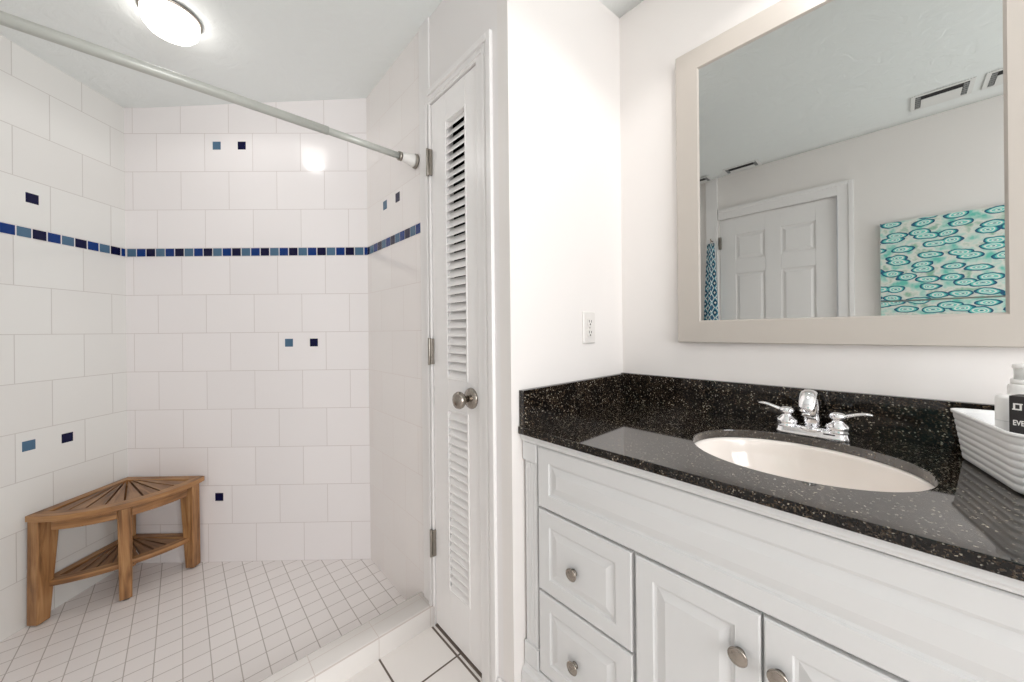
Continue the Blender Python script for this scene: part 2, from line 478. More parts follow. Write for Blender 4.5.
for s_, z_, m_ in ((1.737, 1.836, 1), (1.596, 1.836, 2)):
    accent(w, Vector((XD, 0, 0)), Vector((0, 1, 0)), Vector((-1, 0, 0)), s_, z_, m_)
w = wall_run('wall_shower_end', (XW, 1.372), (XW, Aend.y), -0.12, ZT, 0.10, (-1, 0), [TILE_L_DIM, GROUT], (BB, BT), u0=1.0)
mosaic('mosaic_band', w, Vector((XW, 0, 0)), Vector((0, 1, 0)), Vector((1, 0, 0)), 1.372, Aend.y, 1.38, 0)

# closet wall: opening for the narrow louvred door between y .98 and 1.293
OY0, OY1, OZ = 0.978, 1.292, 2.128
mb = MB()
mb.box(XD, XD + 0.10, YO + 0.05, OY0, -0.05, 2.56)
mb.box(XD, XD + 0.10, OY1, 1.372, -0.05, 2.56)
mb.box(XD, XD + 0.10, OY0, OY1, OZ, 2.56)
struct(mb.build('wall_closet', CLOSETP))
mb = MB()
mb.box(XD, XM + 0.1, YO, YO + 0.05, -0.05, 2.60)      # outlet wall runs from the corner to the mirror wall
mb.box(XD + 0.10, XM, YO + 0.05, YO + 0.11, -0.05, 2.60)
struct(mb.build('wall_side', WALL))
# the outlet wall's thin end return, flush with the closet wall
mb = MB(); mb.box(XM, XM + 0.10, YR, YO, -0.05, 2.65); struct(mb.build('wall_mirror', WALL))
mb = MB(); mb.box(XW - 0.10, XW, YR, 1.03 - 0.78, -0.05, 2.56); mb.box(XW - 0.10, XW, 1.03, 1.372, -0.05, 2.56)
mb.box(XW - 0.10, XW, 0.25, 1.03, 2.13, 2.56); struct(mb.build('wall_opposite', WALL))
# rear wall, with an unseen window added to let in fill light
WX0, WX1, WZ0, WZ1 = -0.35, 1.15, 0.65, 2.15
mb = MB()
mb.box(XW - 0.1, WX0, YR - 0.10, YR, -0.05, 2.65); mb.box(WX1, XM + 0.1, YR - 0.10, YR, -0.05, 2.65)
mb.box(WX0, WX1, YR - 0.10, YR, -0.05, WZ0); mb.box(WX0, WX1, YR - 0.10, YR, WZ1, 2.65)
struct(mb.build('wall_rear', WALL))
mb = MB()
for x0, x1, z0, z1 in ((WX0, WX0 + .05, WZ0, WZ1), (WX1 - .05, WX1, WZ0, WZ1), (WX0 + .05, WX1 - .05, WZ0, WZ0 + .05), (WX0 + .05, WX1 - .05, WZ1 - .05, WZ1), (0.38, 0.42, WZ0 + .05, WZ1 - .05)):
    mb.box(x0, x1, YR - 0.07, YR - 0.02, z0, z1)
struct(mb.build('window_added', TRIM, bevel=0.003))
ld = bpy.data.lights.new('window_fill', 'AREA'); ld.shape = 'RECTANGLE'; ld.size = 1.4; ld.size_y = 1.4; ld.energy = P_FILL; ld.color = (0.99, 0.985, 0.985)  # area light added outside the window as fill from behind the camera
lo = bpy.data.objects.new('window_fill', ld); COL.objects.link(lo); lo.location = (0.40, YR - 0.12, 1.40); lo.rotation_euler = (PI / 2, 0, 0)
# closet interior, its walls painted dark for the shade of the closed closet
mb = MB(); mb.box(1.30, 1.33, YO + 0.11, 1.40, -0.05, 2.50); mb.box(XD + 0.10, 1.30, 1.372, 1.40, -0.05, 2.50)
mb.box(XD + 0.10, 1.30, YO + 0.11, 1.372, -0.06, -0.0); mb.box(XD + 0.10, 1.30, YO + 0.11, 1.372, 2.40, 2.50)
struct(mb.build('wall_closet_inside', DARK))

# trims
XT = XD - 0.009
mb = MB(); mb.box(XT + 0.003, XD, OY1 - 0.001, 1.372, 0.078, 2.50)
mb.box(XT - 0.003, XT, OY1 + 0.010, OY1 + 0.030, 0.078, 2.13)
struct(mb.build('trim_1', TRIM, bevel=0.003))
mb = MB()                                       # casing right of the door, with a stepped profile
mb.box(XT + 0.004, XD, 0.892, OY0 + 0.001, 0.0, OZ + 0.055); mb.box(XT - 0.005, XT + 0.006, 0.892, 0.914, 0.0, OZ + 0.055); mb.box(XT, XT + 0.006, 0.930, 0.946, 0.0, OZ + 0.045)
struct(mb.build('trim_2', TRIM, bevel=0.003))
mb = MB()                                       # head casing
mb.box(XT + 0.004, XD, OY0 - 0.004, OY1 + 0.004, OZ + 0.0, OZ + 0.055); mb.box(XT - 0.005, XT + 0.006, 0.914, OY1 + 0.006, OZ + 0.034, OZ + 0.055); mb.box(XT, XT + 0.006, OY0 - 0.03, OY1 + 0.004, OZ + 0.010, OZ + 0.024)
struct(mb.build('trim_3', TRIM, bevel=0.003))
mb = MB(); mb.box(XD - 0.012, XD, YO + 0.004, 0.890, 0.0, 0.075); struct(mb.build('baseboard_closet', TRIM, bevel=0.004))
mb = MB(); mb.box(XD - 0.0005, XD + 0.099, OY0 - 0.001, OY1 + 0.001, -0.02, 0.004); struct(mb.build('trim_gap_shade', GROUT_GAP, bevel=0.003))  # dark strip painted for the shade under the door, closing a light leak
mb = MB(); mb.box(XD - 0.017, XD - 0.010, OY0 + 0.0, OY1 + 0.0, 0.0, 0.0012); struct(mb.build('trim_5', GROUT_GAP))

# shower curb
mb = MB((1, 0, 0))
cx0, cx1, cy0, cy1, cz0, cz1 = XW, XD - 0.0, 1.300, 1.412, -0.06, 0.080
def cuv(x, v): return (x - 0.525 + 2.12, v)
prof = [(cy0, cz0, 0.02), (cy0, cz1 - 0.008, 0.055), (cy0 + 0.003, cz1 - 0.002, 0.0575), (cy0 + 0.010, cz1, 0.0625 - 0.0), (cy1 - 0.014, cz1, 0.1445), (cy1 - 0.004, cz1 - 0.004, 0.155), (cy1, cz1 - 0.014, 0.165), (cy1, cz0, 0.18)]
# v=0.06*k are grout lines: keep the arris inside one course, one joint along the middle of the top
for (ya, za, va), (yb, zb, vb) in zip(prof, prof[1:]):
    mb.auto([(cx0, ya, za), (cx1, ya, za), (cx1, yb, zb), (cx0, yb, zb)], 0, [cuv(cx0, va + .003), cuv(cx1, va + .003), cuv(cx1, vb + .003), cuv(cx0, vb + .003)], smooth=True)
mb.auto([(cx0, p[0], p[1]) for p in prof], 0); mb.auto([(cx1, p[0], p[1]) for p in prof], 0)
struct(mb.build('shower_curb', CURBT))

# ------------------------------------------------------------------ closet door (structure with its own parts)
d1 = bpy.data.objects.new('door_1', None); COL.objects.link(d1); d1.location = (XD + 0.004, OY1, 0.012)
d1['label'] = 'narrow white louvered closet door beside the shower'; d1['kind'] = 'structure'
X0, X1 = XD + 0.003, XD + 0.036
DY0, DY1, DZ0, DZ1 = OY0 + 0.003, OY1 - 0.003, 0.012, OZ - 0.003
LY0, LY1 = 1.056, 1.180
BANKS = ((0.205, 0.895), (1.022, 2.012))
mb = MB((0, 0, 1))
mb.box(X0, X1, DY0, LY0, DZ0, DZ1); mb.box(X0, X1, LY1, DY1, DZ0, DZ1)
for a, b in ((DZ0, 0.205), (0.895, 1.022), (2.012, DZ1)): mb.box(X0, X1, LY0, LY1, a, b)
door_panel = mb.build('door_panel', DOORP, d1, bevel=0.002); struct(door_panel)
for za, zb in BANKS:
    mb = MB((0, 1, 0)); nsl = round((zb - za) / 0.0316); st = (zb - za) / nsl
    for k in range(nsl):
        zc = za + (k + 0.5) * st; h = 0.0142; t = 0.0026     # front edge low, rear edge high
        xa, xb = X0 - 0.0008, X0 + 0.0165
        p = [(xa, zc - h - t), (xa, zc - h + t), (xb, zc + h + t), (xb, zc + h - t)]
        A = [(x, LY0 - 0.004, z) for x, z in p]; B = [(x, LY1 + 0.004, z) for x, z in p]
        mb.rings([A, B], smooth=False)
    o = mb.build('louver_slats', DOORP, d1); struct(o)
    mb = MB()                                             # thin bead around each bank
    for y0, y1, z0, z1 in ((LY0 - .006, LY0, za - .006, zb + .006), (LY1, LY1 + .006, za - .006, zb + .006), (LY0, LY1, za - .006, za), (LY0, LY1, zb, zb + .006)):
        mb.box(X0 - 0.003, X0 + 0.004, y0, y1, z0, z1)
    struct(mb.build('louver_bead', DOORP, d1, bevel=0.0015))
KY, KZ = 1.031, 0.962
kb = MB(); kb.lathe((X0, KY, KZ), (-1, 0, 0), [(0.0375, 0), (0.0375, 0.004), (0.033, 0.010), (0.020, 0.014), (0.014, 0.018)], 32)
ro = kb.build('door_knob_rosette', PEWTER, d1); tag(ro, 'round pewter rosette', kind='structure')
kb = MB(); kb.lathe((X0, KY, KZ), (-1, 0, 0), [(0.012, 0.012), (0.012, 0.030), (0.020, 0.036), (0.0285, 0.046), (0.0305, 0.055), (0.0265, 0.064), (0.015, 0.069), (0.002, 0.070)], 32)
tag(kb.build('door_knob', PEWTER, d1), 'round pewter door knob', kind='structure')
for zc in (0.340, 1.120, 1.890):
    mb = MB(); mb.box(XT - 0.001, X0 + 0.002, OY1 - 0.010, OY1 + 0.0135, zc - 0.052, zc + 0.052)
    mb.lathe((XT - 0.004, OY1 + 0.002, zc - 0.055), (0, 0, 1), [(0.0062, 0), (0.0062, 0.110)], 14)
    tag(mb.build('hinge', NICKEL, d1, bevel=0.0008), 'dull nickel hinge', kind='structure')
mb = MB(); mb.box(X0 - 0.0015, X0 + 0.02, DY0 - 0.0005, DY0 + 0.003, KZ - 0.03, KZ + 0.03); tag(mb.build('latch_plate', PEWTER, d1), kind='structure')

# door_2: six-panel door on the opposite wall, seen in the mirror
d2 = bpy.data.objects.new('door_2', None); COL.objects.link(d2); d2.location = (XW, 1.03, 0.01); d2['kind'] = 'structure'
d2['label'] = 'white six-panel door reflected in the mirror'
mb = MB((0, 0, 1))
ya, yb = 0.283, 1.027
mb.box(XW - 0.045, XW - 0.018, ya, yb, 0.012, 2.126)
cols = ((ya + 0.115, ya + 0.115 + 0.205), (yb - 0.115 - 0.205, yb - 0.115)); rows = ((0.25, 0.86), (1.04, 1.66), (1.775, 1.985))
ysl = [ya, cols[0][0], cols[0][1], cols[1][0], cols[1][1], yb]
for i in (0, 2, 4): mb.box(XW - 0.020, XW - 0.008, ysl[i], ysl[i + 1], 0.012, 2.126)
zz = [0.012, 0.25, 0.86, 1.04, 1.66, 1.775, 1.985, 2.126]
for c in cols:
    for i in (0, 2, 4, 6): mb.box(XW - 0.020, XW - 0.008, c[0], c[1], zz[i], zz[i + 1])
    for r in rows: mb.panel(XW - 0.018, c[0], c[1], r[0], r[1], [(0.0, -0.002), (0.012, 0.0), (0.03, 0.008), (0.032, 0.008)], sign=1)
struct(mb.build('door_panel', TRIM, d2, bevel=0.002))
mb = MB(); mb.lathe((XW - 0.008, 0.345, 0.96), (1, 0, 0), [(0.033, 0), (0.030, 0.008), (0.013, 0.014), (0.013, 0.03), (0.027, 0.045), (0.029, 0.055), (0.02, 0.066), (0.002, 0.069)], 24)
struct(mb.build('door_knob', PEWTER, d2))
for zc in (0.3, 1.10, 1.93):
    mb = MB(); mb.box(XW - 0.012, XW + 0.010, 1.016, 1.034, zc - 0.05, zc + 0.05); struct(mb.build('hinge', NICKEL, d2, bevel=0.001))
mb = MB()
mb.box(XW, XW + 0.018, 0.195, 0.278, 0.0, 2.215); mb.box(XW + 0.006, XW + 0.024, 0.195, 0.222, 0.0, 2.215)
mb.box(XW, XW + 0.018, 0.278, 1.034, 2.130, 2.215); mb.box(XW + 0.006, XW + 0.024, 0.222, 1.034, 2.190, 2.215)
struct(mb.build('trim_6', TRIM, bevel=0.003))
mb = MB(); mb.box(XW, XW + 0.018, 1.040, 1.13, 0.0, 2.495); struct(mb.build('trim_7', TRIM, bevel=0.003))

# ------------------------------------------------------------------ corner bench
bench = thing('corner_bench', 'small teak wooden corner bench with a lower shelf standing in the tiled shower corner', 'bench', (Lc.x + dB.x * .2 + nB.x * .2, Lc.y + dB.y * .2 + nB.y * .2, ZF))
def W2(s_, t_): p = Lc + dB * s_ + nB * t_; return (p.x, p.y)
def W3(s_, t_, z): p = Lc + dB * s_ + nB * t_; return Vector((p.x, p.y, z))
def arcpts(R, bul, n=17, a0=0.0, a1=PI / 2, o=0.0):
    """front curve from the back-wall tip to the left-wall tip; bul lifts the middle"""
    out = []
    for k in range(n):
        a = a0 + (a1 - a0) * k / (n - 1)
        r = R * (1 + bul * math.sin(2 * a) ** 1)
        out.append((o + r * math.cos(a), o + r * math.sin(a)))
    return out
def curved(mb, A, Bi, z0, z1):
    """a curved rail between outer curve A and inner curve Bi, grain following the curve"""
    u = 0.0; o = random.random() * 3; w = (Vector(A[0]) - Vector(Bi[0])).length; h = z1 - z0; n = len(A)
    for k in range(n - 1):
        du = (Vector(A[k + 1]) - Vector(A[k])).length
        a0, a1, b0_, b1_ = W2(*A[k]), W2(*A[k + 1]), W2(*Bi[k]), W2(*Bi[k + 1])
        q = lambda v: [(u + o, v[0] + o), (u + du + o, v[0] + o), (u + du + o, v[1] + o), (u + o, v[1] + o)]
        mb.auto([(*a0, z0), (*a1, z0), (*a1, z1), (*a0, z1)], 0, q((0, h)))
        mb.auto([(*a0, z1), (*a1, z1), (*b1_, z1), (*b0_, z1)], 0, q((h, h + w)))
        mb.auto([(*b0_, z1), (*b1_, z1), (*b1_, z0), (*b0_, z0)], 0, q((h + w, 2 * h + w)))
        mb.auto([(*b0_, z0), (*b1_, z0), (*a1, z0), (*a0, z0)], 0, q((2 * h + w, 2 * h + 2 * w)))
        u += du
    for k in (0, n - 1):
        a, b = W2(*A[k]), W2(*Bi[k]); mb.auto([(*a, z0), (*a, z1), (*b, z1), (*b, z0)])
def fan_deck(zb, zt, R, bul, rim, nsl, pname, zdrop=0.0):
    o = 0.012
    # frame: two straight rails on the walls plus a curved front rail
    mb = MB((dB.x, dB.y, 0)); mb.off = random.random()
    mb.prism([W2(o, o), W2(R - .004, o), W2(R - rim * 1.0, o + rim), W2(o + rim, o + rim)], zb, zt)
    mb.g = Vector((nB.x, nB.y, 0)); mb.off = random.random()
    mb.prism([W2(o, o), W2(o + rim, o + rim), W2(o + rim, R - rim * 1.0), W2(o, R - .004)], zb, zt)
    A = arcpts(R - o, bul, 25, 0.0, PI / 2, o); Bi = arcpts(R - rim * 1.25 - o, bul, 25, 0.055, PI / 2 - 0.055, o)
    mb.g = (Vector((nB.x, nB.y, 0)) - Vector((dB.x, dB.y, 0))).normalized()
    curved(mb, A, Bi, zb, zt)
    fr = mb.build(pname, WOOD, bench, bevel=0.003)
    # slats fanning out from the corner
    mb = MB(); n_in = 0.15
    ci = o + rim * 0.62
    for k in range(nsl):
        a0 = 0.11 + (PI / 2 - 0.22) * k / nsl; a1 = 0.11 + (PI / 2 - 0.22) * (k + 1) / nsl
        g = 0.0042
        ro_ = (R - rim * 1.25 - ci) * 1.0
        def pt(a, r, sgn):
            rr = r * (1 + bul * math.sin(2 * a)) if r > n_in else r
            return W2(ci + rr * math.cos(a) - sgn * g * math.sin(a), ci + rr * math.sin(a) + sgn * g * math.cos(a))
        am = (a0 + a1) / 2
        mb.g = Vector((dB.x * math.cos(am) + nB.x * math.sin(am), dB.y * math.cos(am) + nB.y * math.sin(am), 0)); mb.off = random.random() * 3
        mb.prism([pt(a0, 0.052, 1), pt(a0, ro_ + 0.012, 1), pt(am, ro_ + 0.014, 0), pt(a1, ro_ + 0.012, -1), pt(a1, 0.052, -1)], zb + 0.005, zt - 0.0015)
    mb.build('slats', WOODD, fr, bevel=0.0015)
    return fr
ZS = 0.434
fan_deck(ZS - 0.026, ZS, 0.424, 0.075, 0.040, 8, 'seat')
fan_deck(0.102, 0.126, 0.392, -0.10, 0.036, 8, 'shelf')
def leg(c0, c1, wa0, wa1, ang):
    """tapered leg from floor centre c0 to seat centre c1 (s, t); wa = (width, depth) at bottom and top"""
    mb = MB((0, 0, 1)); mb.off = random.random() * 4
    ca, sa = math.cos(ang), math.sin(ang)
    def quad(c, w): return [W2(c[0] + ca * x * w[0] / 2 - sa * y * w[1] / 2, c[1] + sa * x * w[0] / 2 + ca * y * w[1] / 2) for x, y in ((-1, -1), (1, -1), (1, 1), (-1, 1))]
    mb.prism(quad(c0, wa0), ZF + 0.006, ZS - 0.0261, top=quad(c1, wa1))
    lg = mb.build('leg', WOOD, bench, bevel=0.004)
    mb = MB(); p = W3(c0[0], c0[1], ZF); mb.lathe(p, (0, 0, 1), [(0.013, 0), (0.014, 0.002), (0.014, 0.008)], 16)
    tag(mb.build('foot_pad', RUBBER, lg), 'black rubber foot pad')
leg((0.378, 0.036), (0.365, 0.040), (0.044, 0.046), (0.070, 0.046), 0)         # back wall
leg((0.033, 0.398), (0.036, 0.378), (0.046, 0.046), (0.046, 0.080), 0)         # left wall
leg((0.262, 0.262), (0.282, 0.282), (0.036, 0.042), (0.044, 0.048), PI / 4)      # front
leg((0.040, 0.040), (0.040, 0.040), (0.044, 0.044), (0.046, 0.046), 0)         # corner
for a0, a1 in ((0.215, PI / 4 - 0.055), (PI / 4 + 0.055, PI / 2 - 0.215)):
    mb = MB(((nB - dB).normalized())); mb.off = random.random() * 3
    A = arcpts(0.395, 0.045, 10, a0, a1, 0.012); Bi = arcpts(0.374, 0.045, 10, a0, a1, 0.012)
    curved(mb, A, Bi, ZS - 0.072, ZS - 0.0262)
    mb.build('apron', WOOD, bench, bevel=0.002)

# ------------------------------------------------------------------ shower rod
rod = thing('shower_curtain_rod', 'grey metal tension rod running across the shower opening above the tiled curb', 'rod', (0.08, 1.412, 1.93))
mb = MB((1, 0, 0)); mb.tube([(XW + 0.05, 1.412, 1.940), (0.40, 1.412, 1.940)], 0.0148, 24); mb.tube([(0.36, 1.412, 1.940), (XD - 0.075, 1.412, 1.938)], 0.0128, 24)
mb.build('tube', RODM, rod)
for xe, sg in ((XD, -1), (XW, 1)):
    mb = MB((1, 0, 0)); mb.lathe((xe + sg * 0.0005, 1.412, 1.938), (sg, 0, 0), [(0.0305, 0), (0.0305, 0.008), (0.027, 0.012)], 28)
    e = mb.build('end_flange', NICKEL, rod)
    mb = MB((1, 0, 0)); mb.lathe((xe, 1.412, 1.938), (sg, 0, 0), [(0.026, 0.011), (0.025, 0.022), (0.019, 0.050), (0.0175, 0.070)], 28)
    tag(mb.build('end_cap', RODCAP, e), 'white rubber end cap')
    mb = MB((1, 0, 0)); mb.lathe((xe, 1.412, 1.938), (sg, 0, 0), [(0.0185, 0.069), (0.0185, 0.082)], 28)
    mb.build('collar', NICKEL, e)

# ------------------------------------------------------------------ lights
LX, LY = -0.020, 1.957; LZ = ceil_z(LX, LY)
dl = thing('dome_light', 'round frosted glass ceiling light glowing over the shower', 'ceiling light', (LX, LY, LZ))
mb = MB(); mb.lathe((LX, LY, LZ + 0.004), (0, 0, -1), [(0.093, 0), (0.096, 0.004), (0.096, 0.010), (0.092, 0.012)], 40); mb.build('rim', NICKEL, dl)
mb = MB(); mb.lathe((LX, LY, LZ), (0, 0, -1), [(0.088, 0.006), (0.088, 0.030), (0.084, 0.048), (0.070, 0.066), (0.045, 0.075), (0.002, 0.078)], 40); mb.build('diffuser', DOME, dl)
sd = bpy.data.lights.new('dome_lamp', 'SPOT'); sd.energy = P_DOME; sd.spot_size = math.radians(172); sd.spot_blend = 0.25; sd.shadow_soft_size = 0.05; sd.color = (1.0, 0.985, 0.975)
so = bpy.data.objects.new('dome_lamp', sd); COL.objects.link(so); so.parent = dl; so.location = (0, 0, -0.088)

def downlight(x, y, power, label, half=72, group=None, name='recessed_downlight'):
    z = ceil_z(x, y)
    t = thing(name, label, 'ceiling light', (x, y, z))
    mb = MB(); mb.lathe((x, y, z + 0.002), (0, 0, -1), [(0.090, 0.0), (0.090, 0.006), (0.078, 0.008), (0.072, 0.004)], 36); mb.build('trim_ring', VENTM, t)
    mb = MB(); mb.lathe((x, y, z + 0.002), (0, 0, -1), [(0.071, 0.0), (0.071, 0.005)], 36); mb.build('lens', LENS, t)
    sd = bpy.data.lights.new('downlight_lamp', 'SPOT'); sd.energy = power; sd.spot_size = math.radians(half * 2); sd.spot_blend = 0.35; sd.shadow_soft_size = 0.03; sd.color = (1.0, 0.975, 0.955)
    so = bpy.data.objects.new('downlight_lamp', sd); COL.objects.link(so); so.parent = t; so.location = (0, 0, -0.022)
    return t
downlight(0.98, 0.16, P_CAN * 4, 'white recessed ceiling light set above the sink')

# ------------------------------------------------------------------ vanity cabinet
XF = 0.800; VY0, VY1 = -0.465, 0.815
van = thing('vanity_cabinet', 'white painted bathroom vanity with raised panel drawers and doors under the black granite top', 'cabinet', (1.10, 0.175, 0))
mb = MB((0, 1, 0))
XC = 0.817
for q in ((XC, XC + .018, VY0, VY1, 0.02, 0.862), (XC + .0185, XM - 0.004, VY0, VY0 + .018, 0.02, 0.862), (XC + .0185, XM - 0.004, VY1 - .018, VY1, 0.02, 0.862), (XC + .0185, XM - 0.004, VY0 + .0185, VY1 - .0185, 0.10, 0.118), (XM - 0.014, XM - 0.004, VY0 + .0185, VY1 - .0185, 0.1185, 0.862)):
    mb.box(*q)
mb.build('carcass', CABP, van, bevel=0.002)
mb = MB((0, 1, 0))                                   # crown strip under the counter
pr = [(XC + .002, 0.8505), (XF - 0.004, 0.8505), (XF - 0.006, 0.856), (XF - 0.012, 0.862), (XF - 0.012, 0.8745), (XC + .002, 0.8745)]
mb.rings([[(x, VY0 - 0.004, z) for x, z in pr], [(x, VY1 + 0.002, z) for x, z in pr]], smooth=False); mb.build('top_moulding', CABP, van, bevel=0.0012)
mb = MB((0, 1, 0))                                   # plinth with an ogee top
pr = [(XC + .002, 0.0), (XF - 0.016, 0.0), (XF - 0.016, 0.112), (XF - 0.012, 0.126), (XF - 0.004, 0.134), (XF - 0.002, 0.146), (XF + 0.003, 0.150), (XC + .002, 0.150)]
mb.rings([[(x, VY0 - 0.010, z) for x, z in pr], [(x, VY1 + 0.003, z) for x, z in pr]], smooth=False); mb.build('base_moulding', CABP, van, bevel=0.0015)
for ys, ye in ((0.757, VY1), (VY0, VY0 + 0.058)):
    mb = MB((0, 0, 1))
    mb.box(XF + 0.004, XC + .002, ys + 0.004, ye - 0.004, 0.151, 0.849)
    nfl = 4; wd = (ye - ys - 0.014) / nfl
    for k in range(nfl):                             # reeds between plain blocks
        y0 = ys + 0.007 + k * wd
        mb.box(XF + 0.0025, XF + 0.005, y0 + 0.0008, y0 + wd - 0.0008, 0.222, 0.786)
    mb.box(XF - 0.003, XC, ys, ye, 0.792, 0.849); mb.box(XF - 0.003, XC, ys, ye, 0.151, 0.214)
    mb.build('pilaster', CABP, van, bevel=0.0015)
LO = [(0.0, -0.014), (0.0, -0.003), (0.003, 0.0), (0.043, 0.0), (0.0455, -0.005), (0.051, -0.0062), (0.072, 0.0), (0.074, 0.0)]
def front(name, y0, y1, z0, z1, loops=LO):
    mb = MB((0, 1, 0)); mb.panel(XF, y0, y1, z0, z1, loops)
    return mb.build(name, CABP, van)
def knob(par, y, z):
    mb = MB(); mb.lathe((XF, y, z), (-1, 0, 0), [(0.010, -0.0005), (0.008, 0.003), (0.007, 0.008), (0.011, 0.0115), (0.0170, 0.0135), (0.0175, 0.0160), (0.0150, 0.0182), (0.0130, 0.0172), (0.0108, 0.0186), (0.006, 0.0202), (0.001, 0.0206)], 28)
    tag(mb.build('knob', PEWTER, par), 'round pewter knob')
front('false_front', -0.397, 0.753, 0.664, 0.846)
D1 = front('drawer', 0.444, 0.753, 0.412, 0.656); knob(D1, 0.617, 0.524)
D2 = front('drawer', 0.444, 0.753, 0.157, 0.404); knob(D2, 0.617, 0.266)
DA = front('door', 0.1795, 0.434, 0.157, 0.656); knob(DA, 0.214, 0.565)
DB = front('door', -0.078, 0.1745, 0.157, 0.656); knob(DB, 0.150, 0.565)
D3 = front('drawer', -0.397, -0.088, 0.412, 0.656); knob(D3, -0.243, 0.534)
D4 = front('drawer', -0.397, -0.088, 0.157, 0.404); knob(D4, -0.243, 0.280)

# ------------------------------------------------------------------ granite top with sink cut-out
CT0, CT1 = 0.8755, 0.898
cx, cy, ax, ay = 1.083, 0.170, 0.187, 0.223
top = thing('vanity_countertop', 'polished black speckled granite countertop with backsplash on the white vanity', 'countertop', (1.09, 0.175, CT0))
RX0, RX1, RY0, RY1 = 0.780, XM - 0.0015, -0.490, YO - 0.0015
N = 96
angs = sorted(set([2 * PI * k / N for k in range(N)] + [math.atan2(y - cy, x - cx) % (2 * PI) for x in (RX0, RX1) for y in (RY0, RY1)]))
def rect_pt(a):
    c, s_ = math.cos(a), math.sin(a); ts = []
    if c > 1e-9: ts.append((RX1 - cx) / c)
    if c < -1e-9: ts.append((RX0 - cx) / c)
    if s_ > 1e-9: ts.append((RY1 - cy) / s_)
    if s_ < -1e-9: ts.append((RY0 - cy) / s_)
    t = min(ts); return (cx + t * c, cy + t * s_)
def ell_pt(a, k=0.0):
    c, s_ = math.cos(a), math.sin(a); r = 1 / math.sqrt((c / (ax + k)) ** 2 + (s_ / (ay + k)) ** 2); return (cx + r * c, cy + r * s_)
mb = MB((0, 1, 0)); ro_ = [rect_pt(a) for a in angs]; el = [ell_pt(a) for a in angs]
z3 = lambda L, z: [(p[0], p[1], z) for p in L]
mb.rings([z3(el, CT0), z3(ro_, CT0), z3(ro_, CT1), z3(el, CT1), z3(el, CT0)], cap0=False, cap1=False, smooth=False)
for k in range(len(angs)): mb.m[len(angs) + k] = 1          # outer edges take the weak-reflection copy so they stay dark
mb.build('slab', [GRAN, GRAN_DIM], top, bevel=0.0015)
mb = MB((0, 1, 0)); mb.box(XM - 0.0215, XM - 0.0015, RY0, RY1, CT1 - 0.0002, 1.014); mb.build('backsplash', GRAN_DIM, top, bevel=0.0015)
mb = MB((0, 1, 0)); mb.box(RX0 + 0.006, XM - 0.0217, YO - 0.0205, YO - 0.0015, CT1 - 0.0002, 1.012); mb.build('side_splash', GRAN_DIM, top, bevel=0.0015)

sink = thing('undermount_sink', 'oval cream white undermount sink set into the black granite top', 'sink', (cx, cy, CT0 - 0.15))
mb = MB()
def ering(k, z): return [(cx + (ax * k) * math.cos(2 * PI * i / 64), cy + (ay * k) * math.sin(2 * PI * i / 64), z) for i in range(64)]
prof = [(1.09, -0.013), (1.09, -0.001), (0.985, -0.001), (0.975, -0.010), (0.955, -0.035), (0.90, -0.075), (0.80, -0.108), (0.62, -0.130), (0.38, -0.142), (0.13, -0.147)]
out = [(0.13, -0.158), (0.42, -0.153), (0.66, -0.141), (0.85, -0.117), (0.95, -0.083), (1.01, -0.038), (1.02, -0.013), (1.09, -0.013)]
mb.rings([ering(k, CT0 + z) for k, z in prof] + [ering(k, CT0 + z) for k, z in out], cap0=False, cap1=False)
mb.build('bowl', PORC, sink)
mb = MB(); mb.lathe((cx, cy, CT0 - 0.1485), (0, 0, 1), [(0.031, 0), (0.031, 0.004), (0.026, 0.006), (0.024, 0.003), (0.018, 0.003), (0.017, 0.007), (0.002, 0.008)], 28); tag(mb.build('drain', CHROME, sink), 'chrome drain')

# ------------------------------------------------------------------ faucet
FX, FY, FZ = 1.304, 0.166, CT1
fa = thing('sink_faucet', 'chrome two-handle centerset faucet standing behind the oval sink', 'faucet', (FX, FY, FZ))
def rrect(cx_, cy_, hx, hy, r, z, n=6):
    o = []
    for qx, qy, a0 in ((1, 1, 0), (-1, 1, PI / 2), (-1, -1, PI), (1, -1, 3 * PI / 2)):
        for k in range(n + 1):
            a = a0 + PI / 2 * k / n
            o.append((cx_ + qx * (hx - r) + r * math.cos(a), cy_ + qy * (hy - r) + r * math.sin(a), z))
    return o
mb = MB()
mb.rings([rrect(FX, FY, 0.029, 0.083, 0.024, FZ + 0.0003), rrect(FX, FY, 0.029, 0.083, 0.024, FZ + 0.006), rrect(FX, FY, 0.0265, 0.080, 0.022, FZ + 0.009), rrect(FX, FY, 0.0245, 0.078, 0.020, FZ + 0.018), rrect(FX, FY, 0.022, 0.076, 0.018, FZ + 0.021)])
bp = mb.build('base_plate', CHROME, fa)
mb = MB()                                           # small maker's strip on the front of the plate
mb.box(FX - 0.0258, FX - 0.0240, FY - 0.052, FY - 0.028, FZ + 0.0115, FZ + 0.0155); mb.build('badge', DARK, bp)
mb = MB()
P0 = [(FX + .012, FY, FZ + 0.018), (FX + .013, FY, FZ + 0.050), (FX + 0.008, FY, FZ + 0.084), (FX - 0.005, FY, FZ + 0.110), (FX - 0.026, FY, FZ + 0.123), (FX - 0.049, FY, FZ + 0.120), (FX - 0.069, FY, FZ + 0.100), (FX - 0.080, FY, FZ + 0.073)]
rad = [(0.021, 0.023), (0.015, 0.019), (0.0125, 0.0180), (0.012, 0.0180), (0.012, 0.0183), (0.0125, 0.0187), (0.013, 0.0190), (0.013, 0.0190)]
mb.tube(P0, rad, 24, up=(1, 0, 0))
sp = mb.build('spout', CHROME, fa, subd=1)
